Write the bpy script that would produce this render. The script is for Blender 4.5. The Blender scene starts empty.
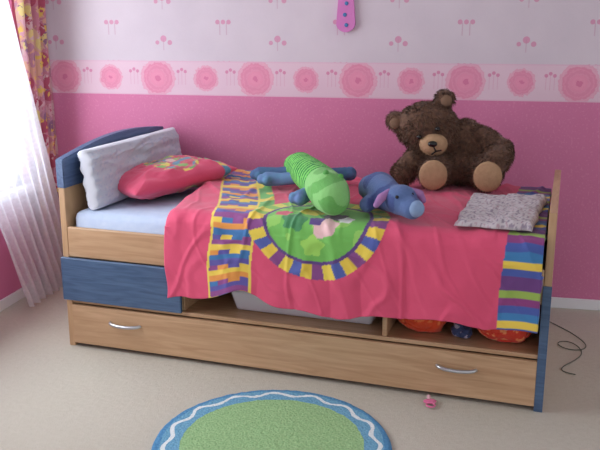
import bpy, bmesh, math, random
from mathutils import Vector, Matrix, noise
random.seed(7)
scene=bpy.context.scene
COL=scene.collection
try:
    scene.view_settings.view_transform='Standard'
except Exception: pass

# ---------------------------------------------------------------- helpers
def s2l(c): return c/12.92 if c<=.04045 else ((c+.055)/1.055)**2.4
def rgb(r,g,b): return (s2l(r/255),s2l(g/255),s2l(b/255),1.0)
def mix(a,b,t): return tuple(a[i]*(1-t)+b[i]*t for i in range(4))

class N:
    """tiny node-maths wrapper"""
    def __init__(s,nt,sock): s.nt=nt; s.k=sock
    def _op(s,op,*o):
        n=s.nt.nodes.new('ShaderNodeMath'); n.operation=op
        for i,x in enumerate((s,)+o):
            if isinstance(x,N): s.nt.links.new(x.k,n.inputs[i])
            else: n.inputs[i].default_value=x
        return N(s.nt,n.outputs[0])
    def __add__(s,o): return s._op('ADD',o)
    def __sub__(s,o): return s._op('SUBTRACT',o)
    def __mul__(s,o): return s._op('MULTIPLY',o)
    def __truediv__(s,o): return s._op('DIVIDE',o)
    def __lt__(s,o): return s._op('LESS_THAN',o)
    def __gt__(s,o): return s._op('GREATER_THAN',o)
    def abs(s): return s._op('ABSOLUTE')
    def sqrt(s): return s._op('SQRT')
    def sin(s): return s._op('SINE')
    def mod(s,o): return s._op('FLOORED_MODULO',o)
    def max(s,o): return s._op('MAXIMUM',o)
    def min(s,o): return s._op('MINIMUM',o)
    def atan2(s,o): return s._op('ARCTAN2',o)

def new_mat(name,rough=.6):
    m=bpy.data.materials.new(name); m.use_nodes=True
    nt=m.node_tree; b=nt.nodes['Principled BSDF']
    b.inputs['Roughness'].default_value=rough
    return m,nt,b
def colmix(nt,fac,a,b):
    n=nt.nodes.new('ShaderNodeMix'); n.data_type='RGBA'
    for i,x in ((0,fac),(6,a),(7,b)):
        if isinstance(x,N): nt.links.new(x.k,n.inputs[i])
        elif hasattr(x,'links'): nt.links.new(x,n.inputs[i])
        else: n.inputs[i].default_value=x
    return n.outputs[2]
def noise_tex(nt,scale,detail=3,vec=None,dist=0):
    n=nt.nodes.new('ShaderNodeTexNoise'); n.inputs['Scale'].default_value=scale
    n.inputs['Detail'].default_value=detail; n.inputs['Distortion'].default_value=dist
    if vec is not None: nt.links.new(vec,n.inputs['Vector'])
    return n
def objcoord(nt,scale=None):
    tc=nt.nodes.new('ShaderNodeTexCoord')
    if scale is None: return tc.outputs['Object']
    mp=nt.nodes.new('ShaderNodeMapping'); mp.inputs['Scale'].default_value=scale
    nt.links.new(tc.outputs['Object'],mp.inputs['Vector']); return mp.outputs['Vector']
def bump(nt,b,height,strength=.3,dist=.01):
    n=nt.nodes.new('ShaderNodeBump'); n.inputs['Strength'].default_value=strength
    n.inputs['Distance'].default_value=dist
    nt.links.new(height,n.inputs['Height']); nt.links.new(n.outputs[0],b.inputs['Normal'])

def flat(name,c,rough=.6,c2=None,scale=20,bmp=0,metal=0,stretch=None,bd=.005):
    m,nt,b=new_mat(name,rough); b.inputs['Metallic'].default_value=metal
    n=noise_tex(nt,scale,4,objcoord(nt,stretch))
    if c2 is None: c2=mix(c,(0,0,0,1),.12)
    o=colmix(nt,N(nt,n.outputs[0]),c,c2)
    nt.links.new(o,b.inputs['Base Color'])
    if bmp: bump(nt,b,n.outputs[0],bmp,bd)
    return m
def wood(name,c1,c2,st):
    m,nt,b=new_mat(name,.42)
    v=objcoord(nt,st)
    n=noise_tex(nt,1.0,6,v,1.2)
    r=nt.nodes.new('ShaderNodeValToRGB'); r.color_ramp.elements[0].position=.3; r.color_ramp.elements[1].position=.7
    r.color_ramp.elements[0].color=c1; r.color_ramp.elements[1].color=c2
    nt.links.new(n.outputs[0],r.inputs[0]); nt.links.new(r.outputs[0],b.inputs['Base Color'])
    return m
def vcol_mat(name,rough=.85,bs=60,bst=.25,fuzz=.3):
    m,nt,b=new_mat(name,rough)
    a=nt.nodes.new('ShaderNodeAttribute'); a.attribute_name='Col'
    nt.links.new(a.outputs['Color'],b.inputs['Base Color'])
    n=noise_tex(nt,bs,3,objcoord(nt)); bump(nt,b,n.outputs[0],bst,.01)
    b.inputs['Sheen Weight'].default_value=fuzz
    return m

def finish(ob,mat=None,parent=None,smooth=True,label=None,cat=None,kind=None,group=None):
    if mat: ob.data.materials.append(mat)
    if ob.type=='MESH' and smooth:
        for p in ob.data.polygons: p.use_smooth=True
    COL.objects.link(ob)
    if parent: ob.parent=parent
    if label: ob['label']=label
    if cat: ob['category']=cat
    if kind: ob['kind']=kind
    if group: ob['group']=group
    return ob
def bm_obj(name,bm):
    me=bpy.data.meshes.new(name); bm.to_mesh(me); bm.free()
    return bpy.data.objects.new(name,me)
def add_box(bm,x0,x1,y0,y1,z0,z1,bev=0):
    t=bmesh.new()
    r=bmesh.ops.create_cube(t,size=1)
    for v in t.verts: v.co=Vector(((x0+x1)/2+v.co.x*(x1-x0),(y0+y1)/2+v.co.y*(y1-y0),(z0+z1)/2+v.co.z*(z1-z0)))
    if bev: bmesh.ops.bevel(t,geom=t.edges[:],offset=bev,segments=2,affect='EDGES',profile=.5)
    me=bpy.data.meshes.new('t'); t.to_mesh(me); t.free(); bm.from_mesh(me); bpy.data.meshes.remove(me)
def boxes(name,bs,mat,parent=None,bev=.003,**k):
    bm=bmesh.new()
    for b in bs: add_box(bm,*b,bev)
    return finish(bm_obj(name,bm),mat,parent,False,**k)
def empty(name,loc,rz=0,**k):
    e=bpy.data.objects.new(name,None); e.location=loc; e.rotation_euler=(0,0,rz); e.empty_display_size=.05
    COL.objects.link(e)
    for a,v in k.items(): e[a]=v
    return e
def ell(bm,c,r,rot=None,seg=20):
    M=Matrix.Translation(Vector(c))
    if rot: M=M@Matrix.Rotation(rot[0],4,'X')@Matrix.Rotation(rot[1],4,'Y')@Matrix.Rotation(rot[2],4,'Z')
    if not hasattr(r,'__len__'): r=(r,r,r)
    M=M@Matrix.Diagonal((r[0],r[1],r[2],1))
    bmesh.ops.create_uvsphere(bm,u_segments=seg,v_segments=seg//2+2,radius=1,matrix=M)
def capsule(bm,pts,n=7):
    for (a,ra),(b,rb) in zip(pts[:-1],pts[1:]):
        a=Vector(a);b=Vector(b)
        for i in range(n+1):
            t=i/n; ell(bm,a.lerp(b,t),ra*(1-t)+rb*t,seg=14)
def remeshed(name,bm,vox=.01,smooth=4):
    ob=bm_obj('tmp',bm); COL.objects.link(ob)
    m=ob.modifiers.new('r','REMESH'); m.mode='VOXEL'; m.voxel_size=vox
    s=ob.modifiers.new('s','SMOOTH'); s.iterations=smooth; s.factor=.5
    dg=bpy.context.evaluated_depsgraph_get(); dg.update()
    me=bpy.data.meshes.new_from_object(ob.evaluated_get(dg))
    me.name=name
    bpy.data.objects.remove(ob)
    return bpy.data.objects.new(name,me)
def paint(ob,fn):
    me=ob.data
    at=me.color_attributes.new('Col','FLOAT_COLOR','POINT')
    buf=[]
    for v in me.vertices: buf.extend(fn(v.co))
    at.data.foreach_set('color',buf)
def grid_mesh(name,nu,nv,fn,colfn=None):
    vs=[];cs=[]
    for j in range(nv):
        for i in range(nu):
            u=i/(nu-1);v=j/(nv-1)
            vs.append(fn(u,v))
            if colfn: cs.extend(colfn(u,v))
    fs=[(j*nu+i,j*nu+i+1,(j+1)*nu+i+1,(j+1)*nu+i) for j in range(nv-1) for i in range(nu-1)]
    me=bpy.data.meshes.new(name); me.from_pydata(vs,[],fs); me.update()
    if colfn:
        at=me.color_attributes.new('Col','FLOAT_COLOR','POINT'); at.data.foreach_set('color',cs)
    return bpy.data.objects.new(name,me)
def tube(name,pts,r,mat,parent=None,cyclic=False,res=3,**k):
    cu=bpy.data.curves.new(name,'CURVE'); cu.dimensions='3D'; cu.bevel_depth=r; cu.bevel_resolution=res
    sp=cu.splines.new('NURBS'); sp.points.add(len(pts)-1)
    for p,q in zip(sp.points,pts): p.co=(*q,1)
    sp.order_u=4; sp.use_endpoint_u=not cyclic; sp.use_cyclic_u=cyclic; sp.resolution_u=8
    tmp=bpy.data.objects.new('tmp',cu); COL.objects.link(tmp)
    dg=bpy.context.evaluated_depsgraph_get(); dg.update()
    me=bpy.data.meshes.new_from_object(tmp.evaluated_get(dg)); me.name=name
    bpy.data.objects.remove(tmp)
    return finish(bpy.data.objects.new(name,me),mat,parent,True,**k)
def nz(x,y,z=0): return noise.noise(Vector((x,y,z)))

# ---------------------------------------------------------------- camera
PITCH=math.radians(14.1); YAW=math.radians(11.4)
cd=bpy.data.cameras.new('camera'); cam=bpy.data.objects.new('camera',cd); COL.objects.link(cam)
cd.sensor_width=36; cd.lens=48; cam.location=(0,0,1.43)
cam.rotation_euler=(math.radians(90)-PITCH,0,YAW); scene.camera=cam

# ---------------------------------------------------------------- room materials
def wall_back_mat():
    m,nt,b=new_mat('wallpaper_pink_border',.75)
    tc=nt.nodes.new('ShaderNodeTexCoord'); sp=nt.nodes.new('ShaderNodeSeparateXYZ')
    nt.links.new(tc.outputs['Object'],sp.inputs[0])
    X=N(nt,sp.outputs[0]); Z=N(nt,sp.outputs[2])
    ns=noise_tex(nt,90,4,tc.outputs['Object']); n2=noise_tex(nt,6,4,tc.outputs['Object'])
    pink=colmix(nt,N(nt,n2.outputs[0]),rgb(212,124,162),rgb(203,114,154))
    pink=colmix(nt,(N(nt,ns.outputs[0])>.6)*.35,pink,rgb(222,144,178))
    pale=colmix(nt,N(nt,n2.outputs[0]),rgb(214,200,208),rgb(200,186,196))
    def disc(cx,cz,r,px,pz,ox=0.0,oz=0.0):
        fx=(X-(cx+ox)+px/2).mod(px)-px/2; fz=(Z-(cz+oz)+pz/2).mod(pz)-pz/2
        return ((fx*fx+fz*fz).sqrt())<r
    mot=disc(-.95,1.355,.017,.62,.21)
    mot=mot.max(disc(-.915,1.335,.013,.62,.21)).max(disc(-.985,1.335,.011,.62,.21))
    mot=mot.max(disc(-.62,1.44,.012,.62,.21)).max(disc(-.59,1.44,.012,.62,.21)).max(disc(-.65,1.44,.012,.62,.21))
    fx=(X+.95+.31).mod(.62)-.31; fz=(Z-1.355+.105).mod(.21)-.105
    stem=(fx.abs()<.0025)*((fz+.03).abs()<.03)
    fx2=(X+.62+.31).mod(.62)-.31; fz2=(Z-1.44+.105).mod(.21)-.105
    stem2=(((fx2.abs()-.018).abs())<.003)*((fz2+.035).abs()<.03)
    pale=colmix(nt,mot*.7,pale,rgb(206,120,158))
    pale=colmix(nt,stem.max(stem2)*.5,pale,rgb(190,140,165))
    # border
    per=.54
    zc=Z-1.15
    f1=(X-.01+per/2).mod(per)-per/2; d1=(f1*f1+zc*zc).sqrt()
    f2=(X-.01-.27+per/2).mod(per)-per/2; d2=(f2*f2+zc*zc).sqrt()
    wob=(N(nt,noise_tex(nt,70,4,tc.outputs['Object']).outputs[0])-.5)*.03
    bord=colmix(nt,N(nt,n2.outputs[0]),rgb(224,194,206),rgb(216,182,198))
    def rosette(base,d,r):
        d=d+wob
        o=colmix(nt,(d<r)*.6,base,rgb(222,140,168))
        o=colmix(nt,(d<r*.82)*.7,o,rgb(220,126,158))
        o=colmix(nt,(((d/r)*30).sin()>0.4)*(d<r*.95)*.22,o,rgb(238,176,196))
        o=colmix(nt,(d<r*.42)*.6,o,rgb(230,146,174))
        o=colmix(nt,(d<r*.15)*.6,o,rgb(205,100,142))
        return o
    bord=rosette(bord,d1,.098); bord=rosette(bord,d2,.068)
    f3=((X-.01-.135+per/4).mod(per/2)-per/4)
    for ox in (-.02,0.0,.02):
        g=f3-ox; h=zc-(.045 if ox==0 else .035); bord=colmix(nt,((g*g+h*h).sqrt()<.009)*.7,bord,rgb(206,106,150))
        bord=colmix(nt,(g.abs()<.0018)*((zc-0.0).abs()<.035)*.35,bord,rgb(206,120,160))
    bord=colmix(nt,(zc.abs()>.084)*.5,bord,rgb(216,166,190))
    o=colmix(nt,Z>1.06,pink,bord); o=colmix(nt,Z>1.24,o,pale)
    nt.links.new(o,b.inputs['Base Color']); bump(nt,b,ns.outputs[0],.15,.004)
    return m
M_pink=flat('wall_pink_paint',rgb(212,120,160),.75,rgb(202,110,152),8,.1)
M_wb=wall_back_mat()
M_white=flat('white_gloss_paint',rgb(238,236,238),.35,rgb(228,226,230),5)
M_ceil=flat('ceiling_white',rgb(238,236,234),.9,rgb(230,228,226),5)
def carpet():
    m,nt,b=new_mat('beige_carpet',.95)
    v=objcoord(nt); n=noise_tex(nt,260,3,v); n2=noise_tex(nt,3,5,v); n3=noise_tex(nt,45,4,v)
    c=colmix(nt,N(nt,n.outputs[0]),rgb(210,204,190),rgb(178,172,158))
    c=colmix(nt,(N(nt,n2.outputs[0])-.35)*.8,c,rgb(192,186,170))
    c=colmix(nt,(N(nt,n3.outputs[0])-.3)*.5,c,rgb(218,213,201))
    nt.links.new(c,b.inputs['Base Color'])
    h=N(nt,n.outputs[0])+N(nt,n3.outputs[0]); bump(nt,b,h.k,.5,.008); return m
M_carpet=carpet()

# ---------------------------------------------------------------- room shell
WY=4.124; WX=-2.28
boxes('floor',[(WX-.1,3.4,-1.6,WY+.1,-.1,0)],M_carpet,bev=0,kind='structure')
boxes('ceiling',[(WX-.1,3.4,-1.6,WY+.1,2.45,2.5)],M_ceil,bev=0,kind='structure')
boxes('wall_back',[(WX-.1,3.4,WY,WY+.1,0,2.45)],M_wb,bev=0,kind='structure')
wy0,wy1,wz0,wz1=1.9,3.86,.60,2.15
boxes('wall_left',[(WX-.1,WX,-1.6,wy0,0,2.45),(WX-.1,WX,wy1,WY,0,2.45),(WX-.1,WX,wy0,wy1,0,wz0),(WX-.1,WX,wy0,wy1,wz1,2.45)],M_pink,bev=0,kind='structure')
boxes('baseboard_back',[(WX,3.4,WY-.014,WY,0,.055)],M_white,kind='structure')
boxes('baseboard_left',[(WX,WX+.014,-1.6,WY-.014,0,.055)],M_white,kind='structure')
wb=[]
for a,b_ in ((wy0,wy0+.06),(wy1-.06,wy1),((wy0+wy1)/2-.03,(wy0+wy1)/2+.03)): wb.append((WX-.08,WX-.02,a,b_,wz0,wz1))
for a,b_ in ((wz0,wz0+.06),(wz1-.06,wz1)): wb.append((WX-.08,WX-.02,wy0,wy1,a,b_))
boxes('window_1',wb,M_white,kind='structure')
boxes('trim_1',[(WX-.02,WX+.05,wy0-.05,wy1+.03,wz0-.04,wz0)],M_white,kind='structure')

# ---------------------------------------------------------------- curtains
def curtain_mat():
    m,nt,b=new_mat('printed_curtain',.85)
    v=objcoord(nt)
    vo=nt.nodes.new('ShaderNodeTexVoronoi'); vo.inputs['Scale'].default_value=13; nt.links.new(v,vo.inputs['Vector'])
    r=nt.nodes.new('ShaderNodeValToRGB'); r.color_ramp.interpolation='CONSTANT'
    cs=[rgb(206,150,166),rgb(222,186,96),rgb(176,80,104),rgb(210,176,180),rgb(216,196,130),rgb(140,100,130),rgb(220,180,90),rgb(120,140,90)]
    while len(r.color_ramp.elements)<len(cs): r.color_ramp.elements.new(.5)
    for i,c in enumerate(cs): r.color_ramp.elements[i].position=i/len(cs); r.color_ramp.elements[i].color=c
    sx=nt.nodes.new('ShaderNodeSeparateXYZ'); nt.links.new(vo.outputs['Color'],sx.inputs[0])
    nn=noise_tex(nt,30,3,v)
    nt.links.new(((N(nt,sx.outputs[0])*.75)+(N(nt,nn.outputs[0])-.25)*.45).k,r.inputs[0])
    o=colmix(nt,(N(nt,vo.outputs['Distance'])>.5)*.6,r.outputs[0],rgb(206,146,162))
    nt.links.new(o,b.inputs['Base Color'])
    tr=nt.nodes.new('ShaderNodeBsdfTranslucent'); nt.links.new(o,tr.inputs[0])
    ms=nt.nodes.new('ShaderNodeMixShader'); ms.inputs[0].default_value=.10
    out=nt.nodes['Material Output']
    nt.links.new(b.outputs[0],ms.inputs[1]); nt.links.new(tr.outputs[0],ms.inputs[2]); nt.links.new(ms.outputs[0],out.inputs[0])
    return m
def sheer_mat():
    m,nt,b=new_mat('sheer_white',.8)
    b.inputs['Base Color'].default_value=rgb(236,237,246)
    v=objcoord(nt); n=noise_tex(nt,60,2,v)
    tr=nt.nodes.new('ShaderNodeBsdfTranslucent'); tr.inputs[0].default_value=rgb(225,228,240)
    tp=nt.nodes.new('ShaderNodeBsdfTransparent')
    m1=nt.nodes.new('ShaderNodeMixShader'); m1.inputs[0].default_value=.45
    m2=nt.nodes.new('ShaderNodeMixShader')
    f=(N(nt,n.outputs[0])*.2)+.32
    nt.links.new(f.k,m2.inputs[0])
    nt.links.new(b.outputs[0],m1.inputs[1]); nt.links.new(tr.outputs[0],m1.inputs[2])
    nt.links.new(m1.outputs[0],m2.inputs[1]); nt.links.new(tp.outputs[0],m2.inputs[2])
    nt.links.new(m2.outputs[0],nt.nodes['Material Output'].inputs[0])
    return m
def curtain(name,x,yt0,yt1,yb0,yb1,z0,z1,folds,amp,mat,pw=1.0,**k):
    def fn(u,v):
        z=z0+(z1-z0)*v
        t=v**pw
        ya=yb0*(1-t)+yt0*t; yb=yb1*(1-t)+yt1*t
        y=ya+(yb-ya)*u
        w=amp*(.7+.3*math.cos(3*z))*math.sin(u*folds*2*math.pi+.8*math.sin(3*z))+.008*nz(u*6,z*3)
        return (x+w,y+.006*nz(u*9,z*4,2),z)
    return finish(grid_mesh(name,140,90,fn),mat,None,True,**k)
curtain('printed_curtain',-2.205,3.74,4.08,3.88,4.07,.03,2.25,4,.026,curtain_mat(),label='pink and yellow printed curtain gathered in the corner',cat='curtain')
curtain('sheer_curtain',-2.130,2.5,3.38,3.53,4.05,.02,2.25,8,.022,sheer_mat(),label='sheer white curtain hanging over the bright window',cat='curtain')
boxes('curtain_rail',[(-2.24,-2.10,1.7,4.1,2.25,2.29)],M_white,label='white curtain rail above the window',cat='curtain rail')

# ---------------------------------------------------------------- wall ornament
M_purp=flat('pink_purple_felt',rgb(200,112,176),.8,rgb(212,130,190),12)
M_teal=flat('teal_dot',rgb(70,120,170),.7)
wo=empty('wall_ornament',(-.594,WY-.012,1.39),label='pink rounded wall ornament with small blue dots',category='wall decoration')
bm=bmesh.new()
ring=[]
for i in range(48):
    a=2*math.pi*i/48; cx=.046*math.cos(a); cz=.042*math.sin(a)
    ring.append((cx,cz+(.2 if cz>0 else .042)))
v0=[bm.verts.new((p[0]*(.9+.15*math.sin(p[1]*18+.5)),-.012,p[1]*1.0)) for p in ring]
f=bm.faces.new(v0); r=bmesh.ops.extrude_face_region(bm,geom=[f])
for v in r['geom']:
    if isinstance(v,bmesh.types.BMVert): v.co.y=.012
bmesh.ops.recalc_face_normals(bm,faces=bm.faces)
finish(bm_obj('plaque',bm),M_purp,wo,False)
for i,zz in enumerate((.035,.085,.14)):
    bm=bmesh.new(); ell(bm,(.004*(-1)**i,-.013,zz),(.010,.004,.010)); finish(bm_obj('dot',bm),M_teal,wo)

# ---------------------------------------------------------------- bed
BA=math.radians(-6.95); O=Vector((-1.715,3.155,0)); RB=Matrix.Rotation(BA,3,'Z')
def L(x,y,z=0): return O+RB@Vector((x,y,z))
M_wood=wood('beech_wood',rgb(204,168,132),rgb(180,142,106),(3,40,40))
M_woodz=wood('beech_wood_vertical',rgb(200,164,126),rgb(180,142,106),(40,6,3))
M_wdark=wood('beech_wood_inner',rgb(176,140,104),rgb(150,115,82),(3,30,30))
M_blue=wood('blue_stained_wood',rgb(84,110,142),rgb(62,86,118),(5,60,60))
M_bluey=wood('blue_stained_wood_across',rgb(90,112,148),rgb(66,86,124),(60,5,60))
M_metal=flat('brushed_metal',rgb(205,208,212),.3,rgb(180,184,190),30,metal=.8)
bed=empty('bed',O,BA,label='beech and blue wooden storage bed along the pink wall',category='bed')
W_,D_=2.082,.93
hb=boxes('headboard',[(0,.03,.0,D_,0,.76)],M_woodz,bed)
bm=bmesh.new(); prof=[]
nA=28
for i in range(nA+1):
    y=D_*i/nA; prof.append((y,.862+.035*i/nA+.042*math.sin(math.pi*i/nA)))
prof=[(0,.735)]+prof+[(D_,.735)]
vs=[bm.verts.new((-.004,y-.004,z)) for y,z in prof]
f=bm.faces.new(vs); r=bmesh.ops.extrude_face_region(bm,geom=[f])
for v in r['geom']:
    if isinstance(v,bmesh.types.BMVert): v.co.x=.036
bmesh.ops.recalc_face_normals(bm,faces=bm.faces)
bmesh.ops.bevel(bm,geom=[e for e in bm.edges],offset=.004,segments=2,affect='EDGES')
finish(bm_obj('headboard_cap',bm),M_bluey,hb,False,label='arched blue wooden cap')
fb=boxes('footboard',[(W_-.028,W_,0,D_,0,.775)],M_woodz,bed)
boxes('edge_trim',[(W_-.030,W_+.002,-.006,.004,0,.50)],M_blue,fb,bev=.001,label='blue edge strip')
boxes('front_rail',[(.03,W_-.028,0,.02,.425,.562)],M_wood,bed,bev=.006)
boxes('back_panel',[(.03,W_-.028,D_-.02,D_,.02,.6)],M_wdark,bed)
boxes('slat_base',[(.03,W_-.028,.02,D_-.02,.425,.445)],M_wdark,bed)
boxes('shelf_board',[(.03,W_-.028,.005,D_-.02,.208,.226)],M_wood,bed)
boxes('divider',[(1.455,1.475,.01,D_-.02,.226,.425)],M_wood,bed)
boxes('cabinet_side',[(.565,.583,.02,D_-.02,.226,.425)],M_wood,bed)
boxes('blue_drawer_front',[(-.004,.583,-.018,0,.226,.424)],M_blue,bed,bev=.004,label='blue stained drawer front')
dr=boxes('drawer',[(.032,W_-.03,-.008,.012,.02,.203),(.06,.075,.012,.85,.03,.17),(W_-.085,W_-.07,.012,.85,.03,.17),(.06,W_-.07,.84,.855,.03,.17),(.06,W_-.07,.012,.85,.03,.04)],M_wood,bed)
for hx in (.30,1.755):
    tube('handle',[(hx-.075,-.004,.138),(hx-.072,-.018,.138),(hx-.05,-.030,.136),(hx,-.034,.134),(hx+.05,-.030,.136),(hx+.072,-.018,.138),(hx+.075,-.004,.138)],.0075,M_metal,dr,label='silver curved handle')

# mattress with sheet
M_sheet=flat('pale_blue_sheet',rgb(200,210,228),.85,rgb(170,188,218),25,.3)
bm=bmesh.new(); add_box(bm,-.97,.97,-.44,.43,0,.183,.035)
mt=bm_obj('mattress',bm); mt.location=L(1.015,.465,.447); mt.rotation_euler=(0,0,BA)
finish(mt,M_sheet,None,True,label='mattress in a pale blue fitted sheet',cat='mattress')

# ---------------------------------------------------------------- duvet
PINK=rgb(220,78,114)
STR=[rgb(236,200,70),rgb(70,90,165),rgb(140,60,125),rgb(236,205,80),rgb(60,126,180),rgb(105,60,125),rgb(220,120,60),rgb(150,180,80)]
X1=2.045
def x_left(w): return .545-.155*max(0,min(1,w/.9))
def duv_col(x,w):
    c=PINK
    xb=x+.33*max(w,0)-.02*math.sin(w*6)
    if x>1.912+.012*math.sin(w*6):
        k=int(math.floor((w+2)/.034)); c=STR[(k*3)%8] if (k%2) else STR[[1,4,2,5][(k//2)%4]]
        return c
    dx=x-1.185; dw=w-.10; r=math.hypot(dx,dw); a=math.atan2(dw,dx)
    if r<.285:
        if r<.205:
            c=rgb(116,190,88)
            if nz(x*9,w*9,3)>.15: c=rgb(150,208,100)
            for fx,fw,fr,fc in ((-.09,-.03,.055,rgb(70,140,90)),(.05,-.05,.05,rgb(232,190,190)),(.06,.04,.05,rgb(80,60,80)),(-.05,.08,.045,rgb(236,210,90)),(.12,-.0,.03,rgb(236,236,236)),(-.15,.03,.035,rgb(220,84,112)),(.0,-.14,.045,rgb(160,216,96)),(.0,-.02,.03,rgb(96,70,140))):
                if math.hypot(dx-fx,dw-fw)<fr*(1+.35*nz(12*(dx+fx),12*(dw+fw),fx*50)+.12*math.sin(5*math.atan2(dw-fw,dx-fx))): c=fc
        elif r<.22: c=rgb(96,64,130)
        else:
            k=int(math.floor(a/(2*math.pi)*36)); c=[rgb(236,210,80),rgb(80,96,170),rgb(234,202,74),rgb(136,72,136)][k%4]
            if a>0.2: c=[rgb(230,220,100),rgb(150,200,96)][k%2]
        return c
    if .755<xb<.945:
        k=int(math.floor((w+2)/.026)); kk=int(math.floor((xb-.755)/.0475))
        c=[rgb(92,84,160),rgb(234,202,80),rgb(60,116,172),rgb(142,72,136),rgb(228,150,70)][(k*2+(kk if k%3==0 else 0))%5]
        if xb<.765 or xb>.935: c=rgb(236,210,90)
        return c
    if .945<xb<1.01 and w>.12: return rgb(110,180,96) if nz(x*14,w*14)>-.1 else rgb(236,210,90)
    return PINK
def hem(x):
    return .330+.018*math.sin(x*8+1.0)+.028*math.exp(-((x-.88)/.09)**2)-.010*math.exp(-((x-.66)/.06)**2)+.007*math.sin(x*23)+.026*max(0,(x-1.7)/.3)
NW=300
Wmin,Wmax=-.34,1.12
def duv_pt(u,v):
    w=Wmin+(Wmax-Wmin)*v
    X0=x_left(w)
    x=X0+(X1-X0)*u
    zt=.690+.008*nz(x*2.2,w*2.2,1)
    R=.065
    hz=hem(x)
    if w<0:
        drop=-w/(-Wmin)
        zl=zt-R-(zt-R-hz)*drop
        yy=-.048-.010*drop
        fold=.014*math.sin(x*15+1.5*math.sin(x*5))*drop+.008*nz(x*5,w*2,5)
        y=yy-abs(fold)*1.1-.006; z=zl
    elif w<R*1.571:
        a=w/R; y=-.048+R-R*math.cos(a)-.006; z=zt-R+R*math.sin(a)
    else:
        y=-.048+R+(w-R*1.571)-.006; z=zt
        if y>.90:
            e=(y-.90); a=min(e/.05,1.4); y=.90+.05*math.sin(a); z=zt-.05*(1-math.cos(a))-max(0,e-.07)
    wr=.006*nz(x*5+2*w,w*7,7)+.004*nz(x*13,w*11+3*x,9)
    rd=abs(nz(x*3.2+w*2.5,w*3.0-x*1.5,11)); wr+=.008*math.exp(-(rd/.07)**2)*max(0,min(1,.5+2*nz(x*2,w*2,31)))
    rd2=abs(nz(x*4.5-w*1,w*1.2+x*2,21)); wr+=.006*math.exp(-(rd2/.06)**2)
    rd3=abs(nz(x*9+w*3,w*4+x*2,41)); wr+=.0035*math.exp(-(rd3/.08)**2)
    if w>=0: z+=wr
    if w<.06: y-=wr*.8
    e=(x-X0)
    if e<.05 and w>0: z-=.036*(1-math.sqrt(max(0,1-((.05-e)/.05)**2)))
    x2=x+ (.012*nz(w*5,3)+.006*math.sin(w*12))*max(0,1-e/.4)
    return (x2,y,z)
def dc(u,v):
    w=Wmin+(Wmax-Wmin)*v; X0=x_left(w)
    return duv_col(X0+(X1-X0)*u,w)
M_duv=vcol_mat('printed_duvet_cotton',.8,30,.22,.2)
dv=grid_mesh('duvet',380,NW,duv_pt,dc)
sd=dv.modifiers.new('thick','SOLIDIFY'); sd.thickness=.022; sd.offset=-1
dv.location=O; dv.rotation_euler=(0,0,BA)
finish(dv,M_duv,None,True,label='coral pink duvet with striped bands and green round print',cat='duvet')

# ---------------------------------------------------------------- pillows
def pillow(name,w,d,t,colfn,mat,box=4,pinch=.05,seed=0,pw=.55,**k):
    n=80
    vs=[];fs=[];cs=[]
    def P(u,v,sgn):
        T=t*max(0,(1-abs(u)**box)*(1-abs(v)**box))**pw
        x=u*w*(1-pinch*(1-v*v)); y=v*d*(1-pinch*(1-u*u))
        z=sgn*T*(1+.12*nz(u*2.5,v*2.5,seed))+ .012*nz(u*3,v*4,seed+sgn*3)*min(1,T/t*2)
        z+=sgn*.006*math.exp(-(abs(nz(u*3+seed,v*3,9))/.08)**2)*min(1,T/t)
        return (x,y,z)
    for sgn in (1,-1):
        base=len(vs)
        for j in range(n):
            for i in range(n):
                u=-1+2*i/(n-1); v=-1+2*j/(n-1)
                u=math.sin(u*math.pi/2); v=math.sin(v*math.pi/2)
                vs.append(P(u,v,sgn)); cs.extend(colfn(u,v,sgn))
        for j in range(n-1):
            for i in range(n-1):
                q=(base+j*n+i,base+j*n+i+1,base+(j+1)*n+i+1,base+(j+1)*n+i)
                fs.append(q if sgn>0 else q[::-1])
    me=bpy.data.meshes.new(name); me.from_pydata(vs,[],fs); me.update()
    at=me.color_attributes.new('Col','FLOAT_COLOR','POINT'); at.data.foreach_set('color',cs)
    return finish(bpy.data.objects.new(name,me),mat,None,True,**k)
def pc(u,v,s):
    c=PINK
    r=math.hypot((u-.12)*1.5,(v+.05)*.85); a=math.atan2(v,u-.12)
    if r<.60:
        c=rgb(206,92,110)
        k=nz(u*4,v*4,2)
        if k>.12: c=rgb(140,186,104)
        elif k<-.22: c=rgb(96,146,170)
        if math.hypot(u-.18,v-.1)<.11: c=rgb(228,196,188)
        if math.hypot(u+.08,v+.25)<.10: c=rgb(232,212,110)
        if math.hypot(u-.02,v-.35)<.12: c=rgb(76,66,96)
    elif r<.67: c=[rgb(232,206,96),rgb(120,170,110),rgb(206,84,96)][int(a*6)%3]
    if .74<u<.86: c=[rgb(90,146,178),rgb(232,206,96),rgb(150,180,100)][int((v+1)*8)%3]
    return c
pp=pillow('pink_pillow',.30,.185,.066,pc,M_duv,3,.08,1,.5,label='coral pink printed pillow lying on the sheet',cat='pillow')
pp.location=L(.285,.455,.724); pp.rotation_euler=(math.radians(0),math.radians(-4),BA+math.radians(64))
def wc(u,v,s):
    c=rgb(192,196,210)
    k=nz(u*30,v*10,3)
    if k>.3: c=rgb(178,182,204)
    elif k<-.35: c=rgb(204,198,210)
    if abs(u)>.985 or abs(v)>.93: c=rgb(212,214,224)
    return c
wp=pillow('white_pillow',.425,.133,.050,wc,vcol_mat('pale_grey_cotton',.9,40,.2,.1),14,.01,4,.4,label='large pale grey-blue pillow leaning upright against the headboard',cat='pillow')
wp.location=L(.118,.475,.766)
wp.rotation_euler=(math.radians(90-8),0,BA+math.radians(90))

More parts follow.
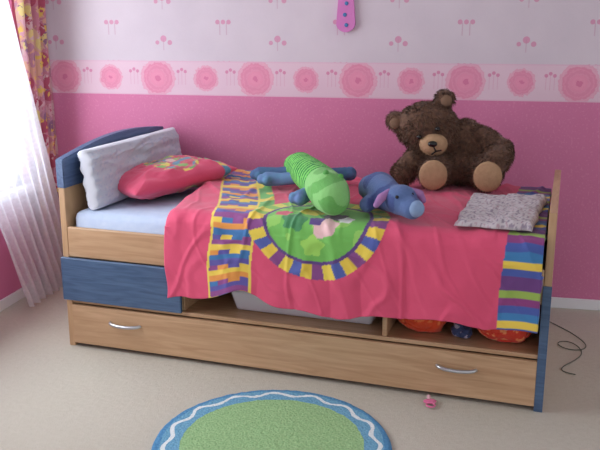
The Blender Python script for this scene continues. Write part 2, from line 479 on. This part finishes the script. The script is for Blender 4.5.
# ---------------------------------------------------------------- teddy bear
def fur_mat(name,c1,c2):
    m,nt,b=new_mat(name,.9)
    n=noise_tex(nt,55,4,objcoord(nt)); o=colmix(nt,(N(nt,n.outputs[0])-.3)*2.2,c1,c2)
    nt.links.new(o,b.inputs['Base Color']); b.inputs['Sheen Weight'].default_value=.1
    return m
def add_fur(ob,count,ln,wd,gravity=.5,skip=None):
    me=ob.data; me.calc_loop_triangles()
    tris=[];cum=[];tot=0
    for t in me.loop_triangles:
        tot+=t.area; cum.append(tot); tris.append(t)
    import bisect
    vs=[v.co.copy() for v in me.vertices]; fs=[tuple(p.vertices) for p in me.polygons]
    for i in range(count):
        t=tris[min(len(tris)-1,bisect.bisect(cum,random.random()*tot))]
        a,b,c=[me.vertices[k].co for k in t.vertices]
        r1=math.sqrt(random.random()); r2=random.random()
        p=a*(1-r1)+b*(r1*(1-r2))+c*(r1*r2)
        if skip and skip(p): continue
        n=t.normal
        cl=Vector((nz(p.x*18,p.y*18,p.z*18),nz(p.x*18+9,p.y*18,p.z*18),nz(p.x*18,p.y*18+7,p.z*18)))*1.1
        rv=Vector((random.uniform(-1,1),random.uniform(-1,1),random.uniform(-1,1)))
        d=(n+Vector((0,0,-gravity))+cl+rv*.35).normalized()
        s=d.cross(rv); 
        if s.length<1e-4: continue
        s.normalize(); s*=wd; l=ln*random.uniform(.6,1.2)
        k=len(vs); q=p-n*.003
        vs+= [q-s,q+s,q+d*l*.6+s*.7+Vector((0,0,-.001)),q+d*l+Vector((0,0,-l*.25))]
        fs.append((k,k+1,k+2,k+3))
    m2=bpy.data.meshes.new(me.name); m2.from_pydata([tuple(v) for v in vs],[],fs); m2.update()
    ob.data=m2
bear=empty('teddy_bear',L(1.62,.785,.704),math.radians(2),label='dark brown plush teddy bear sitting against the wall',category='teddy bear')
bm=bmesh.new()
ell(bm,(.03,.06,.15),(.128,.11,.150)); ell(bm,(.02,.03,.09),(.145,.12,.085))
HC=Vector((-.142,.0,.268)); roll=math.radians(-25)
HR=Matrix.Rotation(roll,3,'Y')@Matrix.Rotation(math.radians(12),3,'X')
def H(x,y,z): return HC+HR@Vector((x,y,z))
ell(bm,HC,(.140,.118,.113)); ell(bm,H(0,-.06,-.05),(.09,.06,.06))
capsule(bm,[((-.04,.03,.21),.08),(HC,.09)],3)
for sx in (-1,1):
    e=H(sx*.122,.02,.082); ell(bm,e,.043)
capsule(bm,[((-.10,.03,.19),.06),((-.19,-.03,.12),.055),((-.24,-.08,.062),.055)])
capsule(bm,[((.11,.03,.205),.065),((.19,-.03,.165),.062),((.165,-.13,.135),.058)])
capsule(bm,[((-.07,.0,.09),.08),((-.105,-.13,.074),.068)])
capsule(bm,[((.09,.0,.09),.08),((.13,-.13,.074),.068)])
body=remeshed('body',bm,.010,5)
add_fur(body,26000,.019,.0014,.5,lambda p:(p.y<-.155 and p.z<.13))
finish(body,fur_mat('dark_brown_plush',rgb(118,84,64),rgb(66,45,35)),bear,True)
M_tan=flat('tan_plush',rgb(190,154,120),.9,rgb(164,128,96),60,.5)
M_black=flat('black_plastic',rgb(18,14,14),.2)
bm=bmesh.new(); ell(bm,H(.0,-.115,-.05),(.064,.052,.05)); ell(bm,H(0,-.10,-.075),(.05,.04,.03)); mz=remeshed('muzzle',bm,.006,3); add_fur(mz,1500,.008,.001,.2); finish(mz,M_tan,bear,True,label='tan muzzle')
bm=bmesh.new(); ell(bm,H(.0,-.168,-.030),(.021,.012,.014)); finish(bm_obj('nose',bm),M_black,bear)
bm=bmesh.new(); capsule(bm,[(H(-.022,-.160,-.076),.0035),(H(0,-.168,-.068),.0035),(H(0,-.171,-.043),.003)],6); capsule(bm,[(H(.022,-.160,-.076),.0035),(H(0,-.168,-.068),.0035)],6); finish(bm_obj('mouth',bm),M_black,bear)
M_ear=flat('ear_lining',rgb(124,94,74),.9,bmp=.4)
for sx in (-1,1):
    bm=bmesh.new(); ell(bm,H(sx*.044,-.124,.010),.011); finish(bm_obj('eye',bm),M_black,bear)
    bm=bmesh.new(); ell(bm,H(sx*.125,-.022,.083),(.026,.012,.026)); finish(bm_obj('inner_ear',bm),M_ear,bear)
for cx in (-.107,.13):
    bm=bmesh.new(); ell(bm,(cx,-.187,.076),(.064,.022,.069)); so=remeshed('foot_sole',bm,.006,2); add_fur(so,1500,.007,.001,.2); finish(so,M_tan,bear,True,label='tan foot sole')

# ---------------------------------------------------------------- green plush
gp=empty('plush_caterpillar',L(1.06,.305,.708),BA,label='bright green striped plush creature lying on the duvet',category='stuffed toy')
def G(x,y,z): return (x-1.05,y-.42,z)
path=[(G(.85,.80,.060),.056),(G(.92,.68,.078),.070),(G(1.02,.50,.080),.076),(G(1.12,.33,.08),.078),(G(1.205,.18,.074),.082),(G(1.235,.13,.062),.068)]
bm=bmesh.new(); capsule(bm,path,8); gb=remeshed('body',bm,.0045,10)
pts=[Vector(p[0]) for p in path]
def tparam(co):
    best=9;bt=0;acc=0
    for a,b in zip(pts[:-1],pts[1:]):
        d=b-a; t=max(0,min(1,(co-a).dot(d)/d.length_squared)); q=a+d*t; e=(q-co).length
        if e<best: best=e; bt=acc+d.length*t
        acc+=d.length
    return bt
M_pl=vcol_mat('velour',.9,120,.3,.1)
ts=[];cs=[]
for v in gb.data.vertices:
    co=v.co; t=tparam(co); ts.append(t)
    if t<.60:
        s=(t+.004*nz(co.x*20,co.y*20,co.z*20))%.034
        cs.extend(rgb(34,116,58) if s<.012 else rgb(116,200,92))
    else:
        cs.extend(rgb(134,198,116) if nz(co.x*14,co.y*14,co.z*14)>-.1 else rgb(104,174,88))
gb.data.color_attributes.new('Col','FLOAT_COLOR','POINT').data.foreach_set('color',cs)
nrm=[v.normal.copy() for v in gb.data.vertices]
for v,t,n in zip(gb.data.vertices,ts,nrm):
    if t<.60: v.co-=n*(.004*math.exp(-((((t%.034)-.0065)/.006)**2)))
finish(gb,M_pl,gp)
M_tealp=flat('teal_plush',rgb(70,130,150),.9,rgb(84,84,150),30,.3)
M_purpp=flat('violet_plush',rgb(110,110,180),.9,rgb(90,150,170),30,.3)
for pl,mm in (([(G(.90,.70,.05),.03),(G(.80,.68,.04),.03),(G(.725,.66,.035),.036)],M_tealp),([(G(.96,.58,.05),.03),(G(.86,.57,.035),.03),(G(.80,.56,.035),.034)],M_purpp),([(G(1.10,.29,.05),.028),(G(1.07,.22,.035),.034)],M_purpp),([(G(1.02,.66,.05),.03),(G(1.13,.78,.04),.034)],M_tealp)):
    bm=bmesh.new(); capsule(bm,pl,6); e0=Vector(pl[-1][0]); ell(bm,e0+Vector((-.022,-.02,0)),.022); ell(bm,e0+Vector((-.034,.012,0)),.02); ell(bm,e0+Vector((.01,-.034,0)),.02)
    finish(remeshed('foot',bm,.006,3),mm,gp,label='teal blue foot')
M_kn=flat('green_knob',rgb(90,170,80),.7)
for e in ((1.195,.165,.155),(1.25,.18,.140)):
    bm=bmesh.new(); ell(bm,G(*e),.012); finish(bm_obj('eye',bm),M_kn,gp)

# ---------------------------------------------------------------- blue plush
bp=empty('blue_plush_animal',L(1.425,.125,.708),BA,label='soft blue plush animal lying beside the green toy',category='stuffed toy')
def B(x,y,z): return (x-1.42,y-.2,z)
bm=bmesh.new(); capsule(bm,[(B(1.33,.35,.06),.055),(B(1.38,.29,.072),.070),(B(1.43,.20,.066),.064),(B(1.49,.13,.062),.052)],6)
ell(bm,B(1.505,.11,.070),(.064,.062,.060)); capsule(bm,[(B(1.50,.11,.062),.048),(B(1.555,.07,.05),.044)],4)
capsule(bm,[(B(1.38,.22,.045),.034),(B(1.365,.14,.036),.032)],4); capsule(bm,[(B(1.45,.28,.045),.036),(B(1.52,.34,.036),.034)],4)
capsule(bm,[(B(1.33,.35,.045),.034),(B(1.29,.41,.034),.03)],4)
bb=remeshed('body',bm,.007,4)
paint(bb,lambda c: rgb(88,112,160) if nz(c.x*9,c.y*9,c.z*9)>-.15 else rgb(64,82,136)); finish(bb,M_pl,bp)
M_lt=flat('pale_blue_plush',rgb(150,174,204),.9,rgb(120,146,188),30,.3)
bm=bmesh.new(); ell(bm,B(1.572,.055,.052),(.033,.033,.033)); finish(bm_obj('muzzle',bm),M_lt,bp,label='pale blue muzzle')
M_lav=flat('lavender_pink_plush',rgb(186,130,176),.9,rgb(140,110,170),30,.3)
for q in ([B(1.460,.10,.10),B(1.435,.075,.08),B(1.42,.055,.055)],[B(1.535,.15,.10),B(1.565,.165,.085),B(1.58,.17,.06)]):
    bm=bmesh.new(); capsule(bm,[(q[0],.014),(q[1],.018),(q[2],.012)],5); finish(remeshed('ear',bm,.005,2),M_lav,bp,label='lavender pink ear')
for q in (B(1.50,.054,.092),B(1.55,.09,.098)):
    bm=bmesh.new(); ell(bm,q,.007); finish(bm_obj('eye',bm),M_black,bp)

# ---------------------------------------------------------------- folded cloth
def fcol(u,v):
    c=rgb(200,192,196)
    a=nz(u*26,v*44,1); b_=nz(u*30+9,v*50,4)
    if a>.25: c=rgb(150,138,152)
    elif b_>.30: c=rgb(180,152,162)
    return c
def cloth(u,v):
    x=(u-.5)*(.28+.03*v)+(v-.5)*.02; y=(v-.5)*.56
    e=min(u,1-u,v,1-v); r=min(1,e/.05)
    lay=.010*(1 if u>.5+.06*nz(v*3,5) else 0)
    return (x+.012*nz(v*5,1+u),y+.014*nz(u*5,2+v),.006+.018*math.sqrt(max(0,1-(1-r)**2))+.012*nz(u*3.5,v*6,3)*r+.006*nz(u*9,v*14,6)*r+lay*r)
fc=grid_mesh('folded_blanket',90,150,cloth,fcol); fc.location=L(1.87,.265,.70); fc.rotation_euler=(0,0,BA)
sd=fc.modifiers.new('t','SOLIDIFY'); sd.thickness=.006; sd.offset=-1
finish(fc,vcol_mat('printed_muslin',.9,60,.3,.1),None,True,label='folded grey patterned cloth laid on the duvet',cat='blanket')

# ---------------------------------------------------------------- things under the bed
M_plast=flat('white_translucent_plastic',rgb(220,220,226),.35,rgb(208,208,218),6)
bx=empty('storage_box',L(1.09,.28,.227),BA,label='low white plastic storage box on the bed shelf',category='storage box')
bm=bmesh.new(); add_box(bm,-.32,.32,-.2,.2,.0,.10,.018)
for v in bm.verts:
    if v.co.z<.05: v.co.x*=.95; v.co.y*=.93
finish(bm_obj('box_body',bm),M_plast,bx)
bm=bmesh.new(); add_box(bm,-.335,.335,-.215,.215,.10,.125,.008); finish(bm_obj('lid',bm),M_plast,bx)
def sack(name,cx,cy,rx,ry,h,c1,c2,dots,label,cat):
    bm=bmesh.new(); ell(bm,(0,0,h*.45),(rx,ry,h*.5)); ell(bm,(rx*.4,-ry*.1,h*.4),(rx*.6,ry*.8,h*.42)); ell(bm,(-rx*.4,.0,h*.55),(rx*.45,ry*.7,h*.42))
    ob=remeshed(name,bm,.006,2)
    for v in ob.data.vertices:
        n_=.020*nz(v.co.x*14,v.co.y*14,v.co.z*14)+.010*nz(v.co.x*36,v.co.y*36,v.co.z*36)-.008*math.exp(-(abs(nz(v.co.x*22,v.co.y*22,v.co.z*22+5))/.06)**2)
        v.co+=v.co.normalized()*n_
        if v.co.z<.003: v.co.z=.003
    def c(co):
        k=nz(co.x*50,co.y*50,co.z*50)
        return c2 if k>dots else c1
    paint(ob,c); ob.location=L(cx,cy,.227); ob.rotation_euler=(0,0,BA)
    return finish(ob,M_pl,None,True,label=label,cat=cat)
sack('fabric_bundle',1.60,.14,.105,.11,.16,rgb(222,74,36),rgb(236,120,66),.35,'orange red crumpled fabric bundle on the open shelf','fabric bundle')
sack('fabric_bundle',1.92,.14,.115,.12,.16,rgb(218,64,44),rgb(240,150,96),.25,'red bundle with orange spots on the open shelf','fabric bundle')
sack('toy_bag',1.76,.42,.11,.13,.13,rgb(40,52,88),rgb(90,60,80),.3,'dark blue soft bag behind the red bundles','bag')
sack('soft_toy',1.755,.10,.045,.05,.06,rgb(60,70,110),rgb(180,170,190),.3,'small dark blue crumpled soft toy between the bundles','toy')

# ---------------------------------------------------------------- rug
def rug_mat():
    m,nt,b=new_mat('round_rug',.95)
    tc=nt.nodes.new('ShaderNodeTexCoord'); sp=nt.nodes.new('ShaderNodeSeparateXYZ'); nt.links.new(tc.outputs['Object'],sp.inputs[0])
    X=N(nt,sp.outputs[0]); Y=N(nt,sp.outputs[1]); r=(X*X+Y*Y).sqrt(); th=Y.atan2(X)
    ns=noise_tex(nt,120,3,tc.outputs['Object']); n2=noise_tex(nt,22,3,tc.outputs['Object'])
    r=r+(N(nt,n2.outputs[0])-.5)*.014
    green=colmix(nt,(N(nt,ns.outputs[0])-.3)*2,rgb(168,204,148),rgb(126,172,114))
    blue=colmix(nt,(N(nt,ns.outputs[0])-.3)*2,rgb(92,156,198),rgb(50,112,168))
    lb=colmix(nt,(N(nt,ns.outputs[0])-.3)*2,rgb(124,180,208),rgb(80,142,182))
    o=colmix(nt,r>.320,green,lb)
    o=colmix(nt,r>.390,o,blue)
    w=(th*15).sin()*.012+.365
    o=colmix(nt,((r-w).abs()<.008),o,rgb(228,236,238))
    nt.links.new(o,b.inputs['Base Color']); bump(nt,b,ns.outputs[0],.8,.01); return m
bm=bmesh.new(); nr=60; na=140; RR=.418; rows=[]
cv=bm.verts.new((0,0,.018))
for i in range(1,nr+1):
    r=RR*i/nr; row=[]
    for j in range(na):
        a=2*math.pi*j/na
        z=.018*math.sqrt(max(0,1-max(0,(r-(RR-.018))/.018)**2))+.003*nz(r*60*math.cos(a),r*60*math.sin(a))
        row.append(bm.verts.new((r*math.cos(a),r*math.sin(a),max(z,.001) if i<nr else .001)))
    rows.append(row)
for j in range(na):
    bm.faces.new((cv,rows[0][j],rows[0][(j+1)%na]))
    for i in range(nr-1): bm.faces.new((rows[i][j],rows[i+1][j],rows[i+1][(j+1)%na],rows[i][(j+1)%na]))
rg=bm_obj('round_rug',bm); rg.location=(-.595,2.455,0)
finish(rg,rug_mat(),None,True,label='round blue rug with green centre and white wavy line',cat='rug')

# ---------------------------------------------------------------- small floor things
M_cord=flat('grey_green_cord',rgb(100,106,94),.6)
tube('cable',[(.40,3.98,.004),(.50,3.86,.004),(.60,3.70,.004),(.62,3.56,.005),(.52,3.52,.005),(.46,3.62,.004),(.55,3.66,.006),(.60,3.50,.005),(.50,3.38,.004),(.44,3.29,.004),(.52,3.27,.004)],.0022,M_cord,label='thin dark cable looped on the carpet',cat='cable')
M_pk=flat('pink_plastic',rgb(232,120,164),.35)
pf=empty('pacifier',(-.068,2.885,0),.3,label='small pink baby pacifier dropped on the carpet',category='pacifier')
bm=bmesh.new(); ell(bm,(0,0,.012),(.026,.018,.007)); finish(bm_obj('shield',bm),M_pk,pf)
tube('ring',[(.018*math.cos(a*math.pi/4)-.004,-.028+.018*math.sin(a*math.pi/4),.01) for a in range(8)],.0035,M_pk,pf,cyclic=True)
bm=bmesh.new(); capsule(bm,[((0,.01,.014),.006),((.004,.034,.014),.009)],5); finish(remeshed('teat',bm,.003,2),flat('teat_rubber',rgb(236,190,200),.3),pf)

# ---------------------------------------------------------------- lights
w=bpy.data.worlds.new('world'); scene.world=w; w.use_nodes=True
w.node_tree.nodes['Background'].inputs[0].default_value=(.88,.93,1.0,1); w.node_tree.nodes['Background'].inputs[1].default_value=1.03
def area(name,loc,rot,sx,sy,e,c):
    l=bpy.data.lights.new(name,'AREA'); l.shape='RECTANGLE'; l.size=sx; l.size_y=sy; l.energy=e; l.color=c
    o=bpy.data.objects.new(name,l); o.location=loc; o.rotation_euler=rot; COL.objects.link(o); return o
area('window_daylight',(-2.8,3.3,1.5),(0,math.radians(-90),0),2.2,3.4,160,(.90,.95,1))
